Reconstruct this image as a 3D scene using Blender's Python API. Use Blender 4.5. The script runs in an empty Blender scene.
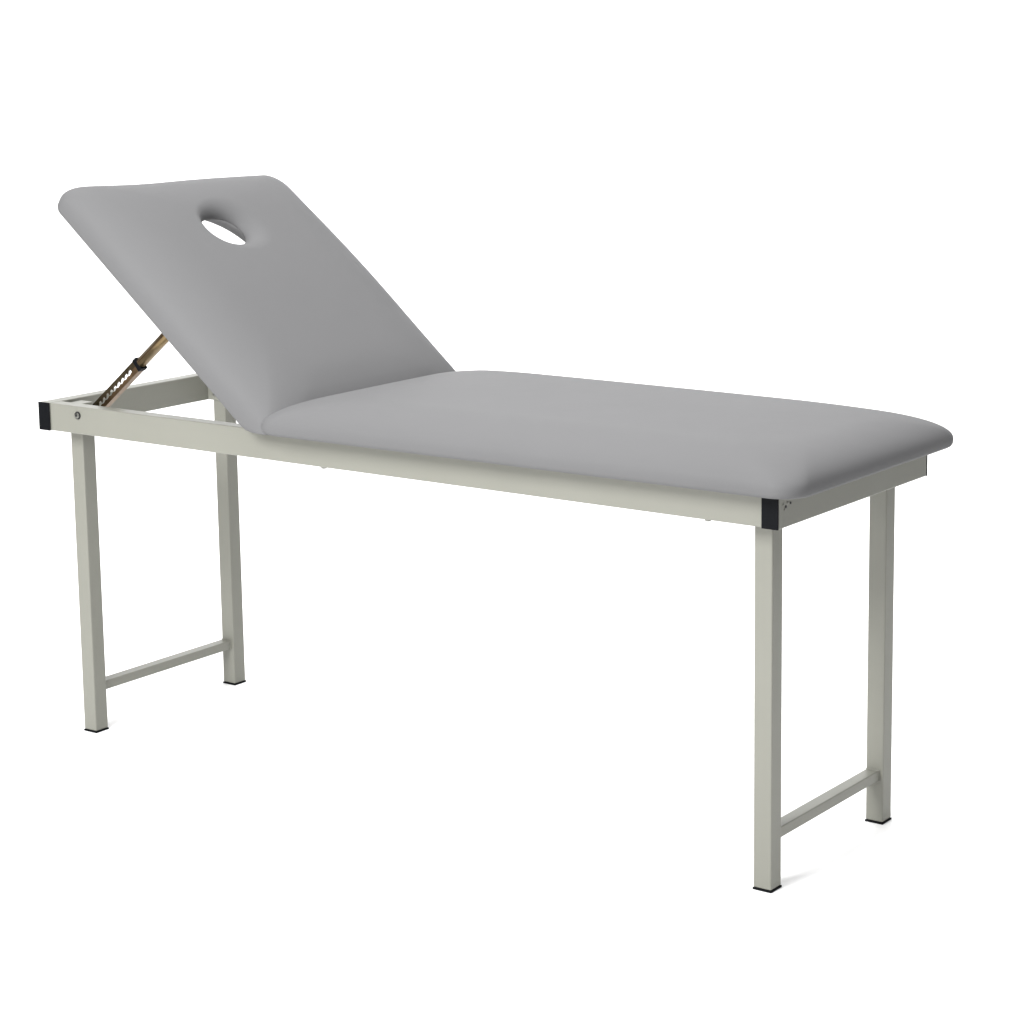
import bpy, bmesh, math, random
from mathutils import Vector, Matrix
random.seed(4)
S = bpy.context.scene
C = S.collection

# ------------------------------------------------------------------ dimensions (metres)
L, W, H = 1.85, 0.5606, 0.743        # frame length, depth, top height
HR, T = 0.0605, 0.0330               # rail height and thickness
B = H - HR
LS, LD = 0.0374, 0.0364              # leg section
ANG = math.radians(39.2)             # backrest tilt

# ------------------------------------------------------------------ materials
def mat(name, col, rough=0.5, metal=0.0, bump=0.0, scale=400, var=0.0, vscale=3.0, coat=0.0, big=0.0, spec=0.5):
    m = bpy.data.materials.new(name); m.use_nodes = True
    n, l = m.node_tree.nodes, m.node_tree.links
    b = n['Principled BSDF']
    b.inputs['Base Color'].default_value = (*col, 1)
    b.inputs['Roughness'].default_value = rough
    b.inputs['Metallic'].default_value = metal
    b.inputs['Coat Weight'].default_value = coat
    b.inputs['Specular IOR Level'].default_value = spec
    tc = n.new('ShaderNodeTexCoord')
    if var:
        t = n.new('ShaderNodeTexNoise'); t.inputs['Scale'].default_value = vscale; t.inputs['Detail'].default_value = 5
        l.new(tc.outputs['Object'], t.inputs['Vector'])
        r = n.new('ShaderNodeMapRange'); r.inputs['From Min'].default_value = .3; r.inputs['From Max'].default_value = .7
        r.inputs['To Min'].default_value = 1 - var; r.inputs['To Max'].default_value = 1 + var
        l.new(t.outputs['Fac'], r.inputs['Value'])
        x = n.new('ShaderNodeVectorMath'); x.operation = 'SCALE'
        x.inputs[0].default_value = col; l.new(r.outputs['Result'], x.inputs['Scale'])
        l.new(x.outputs['Vector'], b.inputs['Base Color'])
        r2 = n.new('ShaderNodeMapRange'); r2.inputs['To Min'].default_value = rough - .07; r2.inputs['To Max'].default_value = rough + .07
        l.new(t.outputs['Fac'], r2.inputs['Value']); l.new(r2.outputs['Result'], b.inputs['Roughness'])
    last = None
    if big:
        t2 = n.new('ShaderNodeTexNoise'); t2.inputs['Scale'].default_value = 5; t2.inputs['Detail'].default_value = 3
        l.new(tc.outputs['Object'], t2.inputs['Vector'])
        bb = n.new('ShaderNodeBump'); bb.inputs['Strength'].default_value = 1; bb.inputs['Distance'].default_value = big
        l.new(t2.outputs['Fac'], bb.inputs['Height']); last = bb
    if bump:
        t3 = n.new('ShaderNodeTexNoise'); t3.inputs['Scale'].default_value = scale; t3.inputs['Detail'].default_value = 2
        l.new(tc.outputs['Object'], t3.inputs['Vector'])
        b3 = n.new('ShaderNodeBump'); b3.inputs['Strength'].default_value = 1; b3.inputs['Distance'].default_value = bump
        l.new(t3.outputs['Fac'], b3.inputs['Height'])
        if last: l.new(last.outputs['Normal'], b3.inputs['Normal'])
        last = b3
    if last: l.new(last.outputs['Normal'], b.inputs['Normal'])
    return m

VINYL = mat('grey_vinyl', (.124, .124, .126), .62, bump=.00006, scale=700, var=.02, big=.002, spec=.1)
PAINT = mat('cream_powder_coat', (.187, .187, .161), .42, bump=.00004, scale=350, var=.025, vscale=6, coat=.0, spec=.35)
BLACK = mat('black_plastic', (.0035, .004, .005), .5, bump=.00003, scale=300, spec=.06)
BRONZE = mat('yellow_zinc_steel', (.085, .065, .038), .34, metal=1, var=.25, vscale=30)
COPPER = mat('brown_zinc_steel', (.14, .09, .05), .36, metal=1, var=.3, vscale=45)
BRASS = mat('brass_zinc_steel', (.20, .145, .075), .36, metal=1, var=.2, vscale=30)
STEEL = mat('dull_steel', (.22, .22, .20), .35, metal=1, var=.1, vscale=80)
DARK = mat('dark_socket', (.012, .012, .012), .5)
BOARD = mat('black_board', (.03, .03, .03), .7)
WHITE = mat('white_studio_floor', (.96, .96, .96), .8, spec=.1)

# ------------------------------------------------------------------ helpers
def link(name, bm, m, parent=None, smooth=False):
    me = bpy.data.meshes.new(name)
    bmesh.ops.recalc_face_normals(bm, faces=bm.faces)
    bm.to_mesh(me); bm.free()
    me.materials.append(m)
    for p in me.polygons: p.use_smooth = smooth
    o = bpy.data.objects.new(name, me); C.objects.link(o)
    if parent: o.parent = parent
    return o

def box(bm, x0, x1, y0, y1, z0, z1, bev=0.0012, seg=2, M=None):
    vs = [bm.verts.new((x, y, z)) for x in (x0, x1) for y in (y0, y1) for z in (z0, z1)]
    f = [(0,1,3,2),(4,6,7,5),(0,4,5,1),(2,3,7,6),(0,2,6,4),(1,5,7,3)]
    fs = [bm.faces.new([vs[i] for i in q]) for q in f]
    if bev:
        es = list({e for q in fs for e in q.edges})
        r = bmesh.ops.bevel(bm, geom=es, offset=bev, segments=seg, affect='EDGES', profile=.5)
        vs = list({v for q in r['faces'] for v in q.verts} | {v for v in vs if v.is_valid})
    if M is not None:
        for v in vs: v.co = M @ v.co

def cyl(bm, p, axis, r, h, seg=24, dome=0.0, r2=None):
    """closed cylinder from p along axis, optional rounded end"""
    a = Vector(axis).normalized(); u = a.orthogonal().normalized(); w = a.cross(u); p = Vector(p)
    prof = [(r, 0), (r if r2 is None else r2, h)]
    if dome: prof = [(r, 0), (r, h*.5), (r*.93, h*.78), (r*.75, h*.93), (r*.45, h)]
    rings = [[bm.verts.new(p + a*z + (u*math.cos(t)+w*math.sin(t))*q) for t in [2*math.pi*i/seg for i in range(seg)]] for q, z in prof]
    for A, D in zip(rings, rings[1:]):
        for i in range(seg): bm.faces.new((A[i], A[(i+1) % seg], D[(i+1) % seg], D[i]))
    bm.faces.new(rings[0][::-1]); bm.faces.new(rings[-1])

def rrect(a, b, r, na=40, nb=22, nc=14):
    """centred rounded rectangle, half sizes a, b; always the same number of points"""
    r = min(r, a*.999, b*.999); pts = []
    cs = [(a-r, b-r, 0), (-(a-r), b-r, 90), (-(a-r), -(b-r), 180), (a-r, -(b-r), 270)]
    for k, (cx, cy, t0) in enumerate(cs):
        for i in range(nc+1):
            t = math.radians(t0 + 90*i/nc); pts.append((cx+r*math.cos(t), cy+r*math.sin(t)))
        nx, ny, t1 = cs[(k+1) % 4]; t = math.radians(t0+90); t2 = math.radians(t1)
        p = (cx+r*math.cos(t), cy+r*math.sin(t)); q = (nx+r*math.cos(t2), ny+r*math.sin(t2))
        n = na if k % 2 == 0 else nb
        for i in range(1, n): pts.append((p[0]+(q[0]-p[0])*i/n, p[1]+(q[1]-p[1])*i/n))
    return pts

def cushion(name, Lx, Ly, Tk, parent, M, r0=.045, wm=.018, D=.10, pw=2.3, crown=.008, hole=None, warp=None, kr=.55, D1=None):
    """upholstered pad: flat base, belly low on the edge, long rounded shoulder, crowned top, optional face hole"""
    a, b = Lx/2, Ly/2
    def top(d): return wm+(Tk-wm)*(1-(1-min(d, D)/D)**pw)**(1/pw)
    def depth(x, y):
        lo, hi = 0.0, D
        for _ in range(22):
            d = (lo+hi)/2; R = r0+kr*d; ax, ay = abs(x)-(a-d-R), abs(y)-(b-d-R)
            ins = (math.hypot(ax, ay) <= R) if (ax > 0 and ay > 0) else (ax <= R and ay <= R)
            if ins: lo = d
            else: hi = d
        return lo
    D1 = D1 or D
    prof = [(.030, 0), (.012, 0), (.006, .0012), (.0025, .004), (.0007, .009), (0, wm)]
    K = 22
    for i in range(1, K+1):
        d = D1*(1-math.cos(math.pi/2*i/K)) if i < K else D1
        prof.append((d, top(d)))
    rings = []
    for d, w in prof: rings.append([(x, y, w) for x, y in rrect(a-d, b-d, r0+kr*d)])
    N = len(rings[0])
    hx, hy, ha, hb, hr_ = hole if hole else (0, 0, .02, .01, 0)
    base = rrect(a-D1, b-D1, r0+kr*D1)
    ang = [math.atan2(p[1]/(b), p[0]/(a)) for p in base]
    def ell(e, i, z):
        c, s = math.cos(ang[i]), math.sin(ang[i])
        q = 2/2.15
        c2 = math.copysign(abs(c)**q, c); s2 = math.copysign(abs(s)**q, s)
        if e > 0 and z > Tk*.68: e *= .50+.42*(1+s2)      # the roll is tight on the near side, wide on the far side
        return (hx+(ha+e)*c2, hy+(hb+e)*s2, z)
    inner = [ell(hr_, i, Tk) for i in range(N)]
    G = 16
    for g in range(1, G+1):
        t = g/G; ps = [(p[0]+(q[0]-p[0])*t, p[1]+(q[1]-p[1])*t) for p, q in zip(base, inner)]
        rings.append([(x, y, top(depth(x, y))) for x, y in ps])
    ht = [p[2] for p in rings[-1]]
    if hole:
        for g in range(1, 15):
            ph = math.pi/2*g/14
            e = hr_*(1-math.sin(ph)); dz = (1-math.cos(ph))
            rings.append([ell(e, i, ht[i]-hr_*.64*dz) for i in range(N)])
        for e, z in ((.005, .069), (.020, .059), (.038, .047), (.056, .037), (.072, .027), (.084, .017), (.091, .007), (.093, 0)): rings.append([ell(e, i, z) for i in range(N)])
    bm = bmesh.new()
    def place(p):
        x, y, z = p
        U, V = x/a, y/b
        z2 = z + crown*max(0, 1-U*U)**.7*max(0, 1-V*V)**.7*(z/Tk)**2
        if warp: x, y, z2 = warp(x, y, z2, U, V)
        return M @ Vector((x+a, y+b, z2))
    vr = [[bm.verts.new(place(p)) for p in R] for R in rings]
    seq = list(zip(vr, vr[1:]))
    if hole: seq.append((vr[-1], vr[0]))
    for A, E in seq:
        for i in range(N): bm.faces.new((A[i], A[(i+1) % N], E[(i+1) % N], E[i]))
    if not hole:
        bm.faces.new(vr[0]); bm.faces.new(vr[-1])
    o = link(name, bm, VINYL, parent, smooth=True)
    return o

# ------------------------------------------------------------------ the couch
root = bpy.data.objects.new('treatment_couch', None); C.objects.link(root)
root['label'] = 'grey padded treatment couch with raised face-hole backrest on cream steel legs'
root['category'] = 'treatment couch'
root.location = (0, 0, 0)

# frame: two long rails between two end rails
def rail(name, *a):
    b_ = bmesh.new(); box(b_, *a, .0022, 3); return link(name, b_, PAINT, root)
rail('side_rail', T, L-T, 0.0006, T, B+.0003, H-.0003)
rail('side_rail', T, L-T, W-T, W-.0006, B+.0003, H-.0003)
rails = [rail('end_rail', 0, T, 0, W, B, H), rail('end_rail', L-T, L, 0, W, B, H)]
for k, er in enumerate(rails):
    x0 = 0 if k == 0 else L-T
    for y0, y1 in ((-.003, -.0002), (W+.0002, W+.003)):
        b_ = bmesh.new(); box(b_, x0-.0003, x0+T+.0003, y0, y1, B-.0003, H+.0003, .0009, 2)
        link('end_cap', b_, BLACK, er)
# centre support under the seat and hinge rail (carry the two cushions)
rail('support_rail', .74, .77, T, W-T, B+.022, H-.006)

# legs with feet, cross bars
XL, XR = .0444, 1.7724
NEAR, FAR = (.0445, .0479), (W-.0397-LS, W-.0492-LS)
for k, x in enumerate((XL, XR)):
    for y in (NEAR[k], FAR[k]):
        b_ = bmesh.new(); box(b_, x, x+LS, y, y+LD, .0040, H-.004, .0026, 3)
        leg = link('leg', b_, PAINT, root)
        b_ = bmesh.new(); box(b_, x-.0012, x+LS+.0012, y-.0012, y+LD+.0012, 0, .0039, .0012, 2)
        link('foot_cap', b_, BLACK, leg)
    bx = x+LS/2; bs = .0208/2; bw = bs+.0065
    b_ = bmesh.new(); box(b_, bx-bw, bx+bs, NEAR[k]+LD+.0002, FAR[k]-.0002, .0880, .0880+.0206, .0020, 3)
    cb = link('cross_bar', b_, PAINT, root)
    for ya, yb in ((NEAR[k]+LD-.0006, NEAR[k]+LD+.0026), (FAR[k]-.0026, FAR[k]+.0006)):   # painted weld bead round each end
        b_ = bmesh.new(); box(b_, bx-bw-.0010, bx+bs+.0013, ya, yb, .0880-.0013, .0880+.0206+.0013, .0012, 2)
        link('weld_bead', b_, PAINT, cb)
# pivot plates inside the frame beside each leg
for k, x in enumerate((XL, XR)):
    xa, xb = (T+.0003, x+LS+.012) if k == 0 else (x-.012, L-T-.0003)
    for side in (0, 1):
        yy = NEAR[k]+LD+.0004 if side == 0 else FAR[k]-.0048
        b_ = bmesh.new(); box(b_, xa, xb, yy, yy+.0040, B+.0006, H-.014 if side == 0 else H-.006, .0012, 2)
        pl = link('pivot_plate', b_, PAINT, root)
        b_ = bmesh.new()
        yb = yy+.0041 if side == 0 else yy-.0001
        cyl(b_, (x+LS*.26, yb, B+.0140), (0, 1 if side == 0 else -1, 0), .0042, .0030, 16, dome=1)
        link('bolt', b_, STEEL, pl)

# pivot bolt of the ratchet strut, on the near side rail
bp = Vector((.1186, 0, .7234))
b_ = bmesh.new()
cyl(b_, (bp.x, .0004, bp.z), (0, -1, 0), .0086, .0022, 32, r2=.0080)
bolt = link('pivot_bolt', b_, DARK, root)
b_ = bmesh.new(); cyl(b_, (bp.x, -.0018, bp.z), (0, -1, 0), .0062, .0022, 28, dome=1)
link('bolt_head', b_, STEEL, bolt, smooth=False)
b_ = bmesh.new(); cyl(b_, (bp.x-.0005, -.0040, bp.z), (0, -1, 0), .0026, .0006, 6)
link('hex_socket', b_, DARK, bolt)
# bolt heads under the near side rail
for x in (.799, 1.6964):
    b_ = bmesh.new(); cyl(b_, (x, .016, B+.0004), (0, 0, -1), .0060, .0060, 20, dome=1)
    link('bolt', b_, STEEL, root)
# little screws just under the cushion on the right end rail
for i, (y, z, r) in enumerate(((.016, .7245, .0022), (.024, .7195, .0026), (.031, .7255, .0030), (.040, .7235, .0024), (.020, .7150, .0018))):
    b_ = bmesh.new(); cyl(b_, (L-.0003, y, z), (1, 0, 0), r, .0016, 12, dome=1)
    link('screw', b_, (STEEL, BOARD)[i % 2], rails[1])

# seat cushion
def warp_seat(x, y, z, U, V):
    f = (1-U)/2                                # 1 at the head end
    if V < 0: y += V*V*(-.010*f)
    z -= .012*max(0, U-.45)**2/.3 * (z/.075)   # droops a little to the foot end
    z -= .012*max(0, -U-.55)**2/.2 * (z/.075)
    return x, y, z
SX0, SX1, SY0, SY1 = .672, 1.909, -.046, .592
cushion('seat_cushion', SX1-SX0, SY1-SY0, .070, root, Matrix.Translation((SX0, SY0, H+.0015)), r0=.05, wm=.018, D=.12, pw=2.2, crown=.006, warp=warp_seat)

# backrest cushion
dv = Vector((math.cos(ANG), 0, -math.sin(ANG))); nv = Vector((math.sin(ANG), 0, math.cos(ANG)))
P0 = Vector((.0898+.034, 0, 1.1660))
MB_ = Matrix(((dv.x, 0, nv.x, P0.x), (0, 1, 0, 0), (dv.z, 0, nv.z, P0.z), (0, 0, 0, 1)))
BS0, BS1, BY0, BY1 = -.017, .738, -.044, .598
MBK = MB_ @ Matrix.Translation((BS0, BY0, 0))
def warp_back(x, y, z, U, V):
    x += ((1-U)/2)**3*(.018*(V+1)/2 + .006*math.exp(-((V+.38)/.42)**2))
    if V > 0: y += .010*V*math.exp(-((U+.05)/.55)**2) - .012*V*V*max(0, -U-.35)**1.5
    # the hinge end rests on the rails: nothing may sink below their top
    w_ = MBK @ Vector((x+(BS1-BS0)/2, y+(BY1-BY0)/2, z)); lim = H+.0012
    if w_.z < lim+.012:
        t = (w_.z-lim)/.012; up = lim+.012*(t*t/4+t/2+.25 if -1 < t < 1 else max(t, 0)) - w_.z
        z += up/math.cos(ANG)
    return x, y, z
bc_u, bc_v = (BS0+BS1)/2, (BY0+BY1)/2
cushion('backrest_cushion', BS1-BS0, BY1-BY0, .096, root, MBK, r0=.032, wm=.024, D=.15, D1=.075, pw=2.3, crown=.008,
        hole=(.188-bc_u, .250-bc_v, .048, .056, .040), warp=warp_back)
b_ = bmesh.new()
box(b_, .26, .66, .0, .55, -.0105, -.0005, .001, 1, M=MB_)
link('backrest_board', b_, BOARD, root)

# ratchet strut: slotted channel, plastic collar, inner tube
SY = .058
p0 = Vector((bp.x-.013, SY, bp.z)); p1 = Vector((.396, SY, .959))
sd = (p1-p0).normalized(); sn = Vector((-sd.z, 0, sd.x))   # along, and across (upwards)
Ms = Matrix(((sd.x, 0, sn.x, p0.x), (0, 1, 0, p0.y), (sd.z, 0, sn.z, p0.z), (0, 0, 0, 1)))
strut = bpy.data.objects.new('ratchet_strut', None); C.objects.link(strut); strut.parent = root
CH = .180; hw = .0128; th = .0022; dp = .016
def channel_side(sgn):
    bm = bmesh.new()
    # flange
    z0, z1 = (hw-th, hw) if sgn > 0 else (-hw, -hw+th)
    box(bm, -.012, CH, th, dp, z0, z1, 0, M=Ms)
    # front web strip: straight on one side of the slot, saw-toothed on the other
    n = 9; a0, a1 = .018, CH-.026; st = (a1-a0)/n
    top = []
    if sgn > 0:
        top = [(-.012, hw), (CH, hw), (CH, .0002), (a1, .0002)]
        low = [(a1, .0048)]
        for i in range(n-1, -1, -1):
            low += [(a0+st*(i+.5), .0048), (a0+st*i+.0005, -.0010) , (a0+st*i, .0048)]
        poly = top + low + [(a0, .0002), (-.012, .0002)]
    else:
        poly = [(-.012, .0), (a0, .0), (a0, -.0048)]
        for i in range(n): poly += [(a0+st*(i+.3), -.0048), (a0+st*(i+.9), -.0022)]
        poly += [(a1, -.0048), (a1, .0), (CH, .0), (CH, -hw), (-.012, -hw)]
    f = [bm.verts.new(Ms @ Vector((x, 0, z))) for x, z in poly]
    g = [bm.verts.new(Ms @ Vector((x, th, z))) for x, z in poly]
    bm.faces.new(f); bm.faces.new(g[::-1])
    for i in range(len(f)):
        j = (i+1) % len(f); bm.faces.new((f[i], f[j], g[j], g[i]))
    return bm
ch = link('slotted_channel', channel_side(1), BRONZE, strut)
link('toothed_edge', channel_side(-1), COPPER, strut)
b_ = bmesh.new(); box(b_, CH-.008, CH+.004, -.0018, dp+.0015, -hw-.0015, hw+.0015, .0012, 2, M=Ms)
link('collar', b_, BLACK, strut)
b_ = bmesh.new()
cyl(b_, Ms @ Vector((CH+.004, dp/2, 0)), sd, .0116, (p1-p0).length-CH-.004, 32)
tube = link('inner_tube', b_, BRASS, strut, smooth=True)
b_ = bmesh.new(); box(b_, CH+.005, (p1-p0).length, dp/2-.0120, dp/2-.0100, -.0008, .0022, 0, M=Ms)
link('tube_seam', b_, COPPER, tube)

# ------------------------------------------------------------------ setting
# white paper sweep: the floor runs back and curves up into the backdrop
BD = Vector((-.562, .827, 0)); BX = Vector((.827, .562, 0)); BO = Vector((.2, .9, 0))
def sheet(name, prof, label):
    bm = bmesh.new(); cols = []
    for q, z in prof:
        cols.append([bm.verts.new(BO+BD*q+BX*t+Vector((0, 0, z))) for t in (-6.5, 6.5)])
    for A, E in zip(cols, cols[1:]): bm.faces.new((A[0], A[1], E[1], E[0]))
    o = link(name, bm, WHITE, smooth=True); o['kind'] = 'structure'; o['label'] = label; return o
sheet('floor', [(-7.5, 0), (-3, 0), (0, 0), (2.6, 0)], 'plain white studio floor under the couch')
sheet('backdrop', [(2.6, 0)]+[(2.6+1.4*math.sin(math.radians(a)), 1.4-1.4*math.cos(math.radians(a))) for a in range(5, 91, 5)]+[(4.0, 3), (4.0, 5.5)], 'plain white paper backdrop')

w = bpy.data.worlds.new('World'); S.world = w; w.use_nodes = True
n, l = w.node_tree.nodes, w.node_tree.links
bg = n['Background']
bg.inputs['Strength'].default_value = .20
bg.inputs['Color'].default_value = (1, 1, 1, 1)

def area(name, loc, aim, sx, sy, power, col=(1, 1, 1)):
    d = bpy.data.lights.new(name, 'AREA'); d.shape = 'RECTANGLE'; d.size = sx; d.size_y = sy; d.energy = power; d.color = col
    o = bpy.data.objects.new(name, d); C.objects.link(o); o.location = loc
    o.rotation_euler = (Vector(aim)-Vector(loc)).to_track_quat('-Z', 'Y').to_euler()
    return o
area('front_softbox', (.85, -3.1, 2.85), (1.0, .2, .55), 1.9, 1.5, 225)
area('low_fill_light', (.3, -4.6, 1.0), (.9, .3, .35), 2.6, 1.2, 78)  # added fill, brightens the legs and the floor under the couch
area('overhead_softbox', (1.9, .0, 3.4), (1.75, .1, .7), 3.8, 4.2, 160)
BD = Vector((-.562, .827, 0)); BX = Vector((.827, .562, 0)); BO = Vector((.2, .9, 0))
area('backdrop_light', tuple(BO+BD*1.7+Vector((0, 0, 4.3))), tuple(BO+BD*3.6+Vector((0, 0, .8))), 6.0, 1.6, 250)  # added lamp, only there to push the sweep behind the couch to white

# ------------------------------------------------------------------ camera (solved from the photograph's straight edges)
cam = bpy.data.cameras.new('camera'); co = bpy.data.objects.new('camera', cam); C.objects.link(co)
yaw, pitch, roll = .5970001, -.1687637, -.0063818
f = Vector((-math.sin(yaw)*math.cos(pitch), math.cos(yaw)*math.cos(pitch), math.sin(pitch)))
r = Vector((math.cos(yaw), math.sin(yaw), 0)); u = r.cross(f)
r2 = r*math.cos(roll)+u*math.sin(roll); u2 = -r*math.sin(roll)+u*math.cos(roll)
co.matrix_world = Matrix(((r2.x, u2.x, -f.x, 3.814038), (r2.y, u2.y, -f.y, -3.358654), (r2.z, u2.z, -f.z, 1.558803), (0, 0, 0, 1)))
cam.sensor_width = 36; cam.lens = 2307.246/1024*36
cam.shift_x = (512-624.7244)/1024; cam.shift_y = (408.2217-512)/1024
cam.clip_end = 200
S.camera = co
S.render.engine = 'CYCLES'
S.view_settings.view_transform = 'Standard'; S.view_settings.look = 'None'
S.view_settings.exposure = 0; S.view_settings.gamma = 1
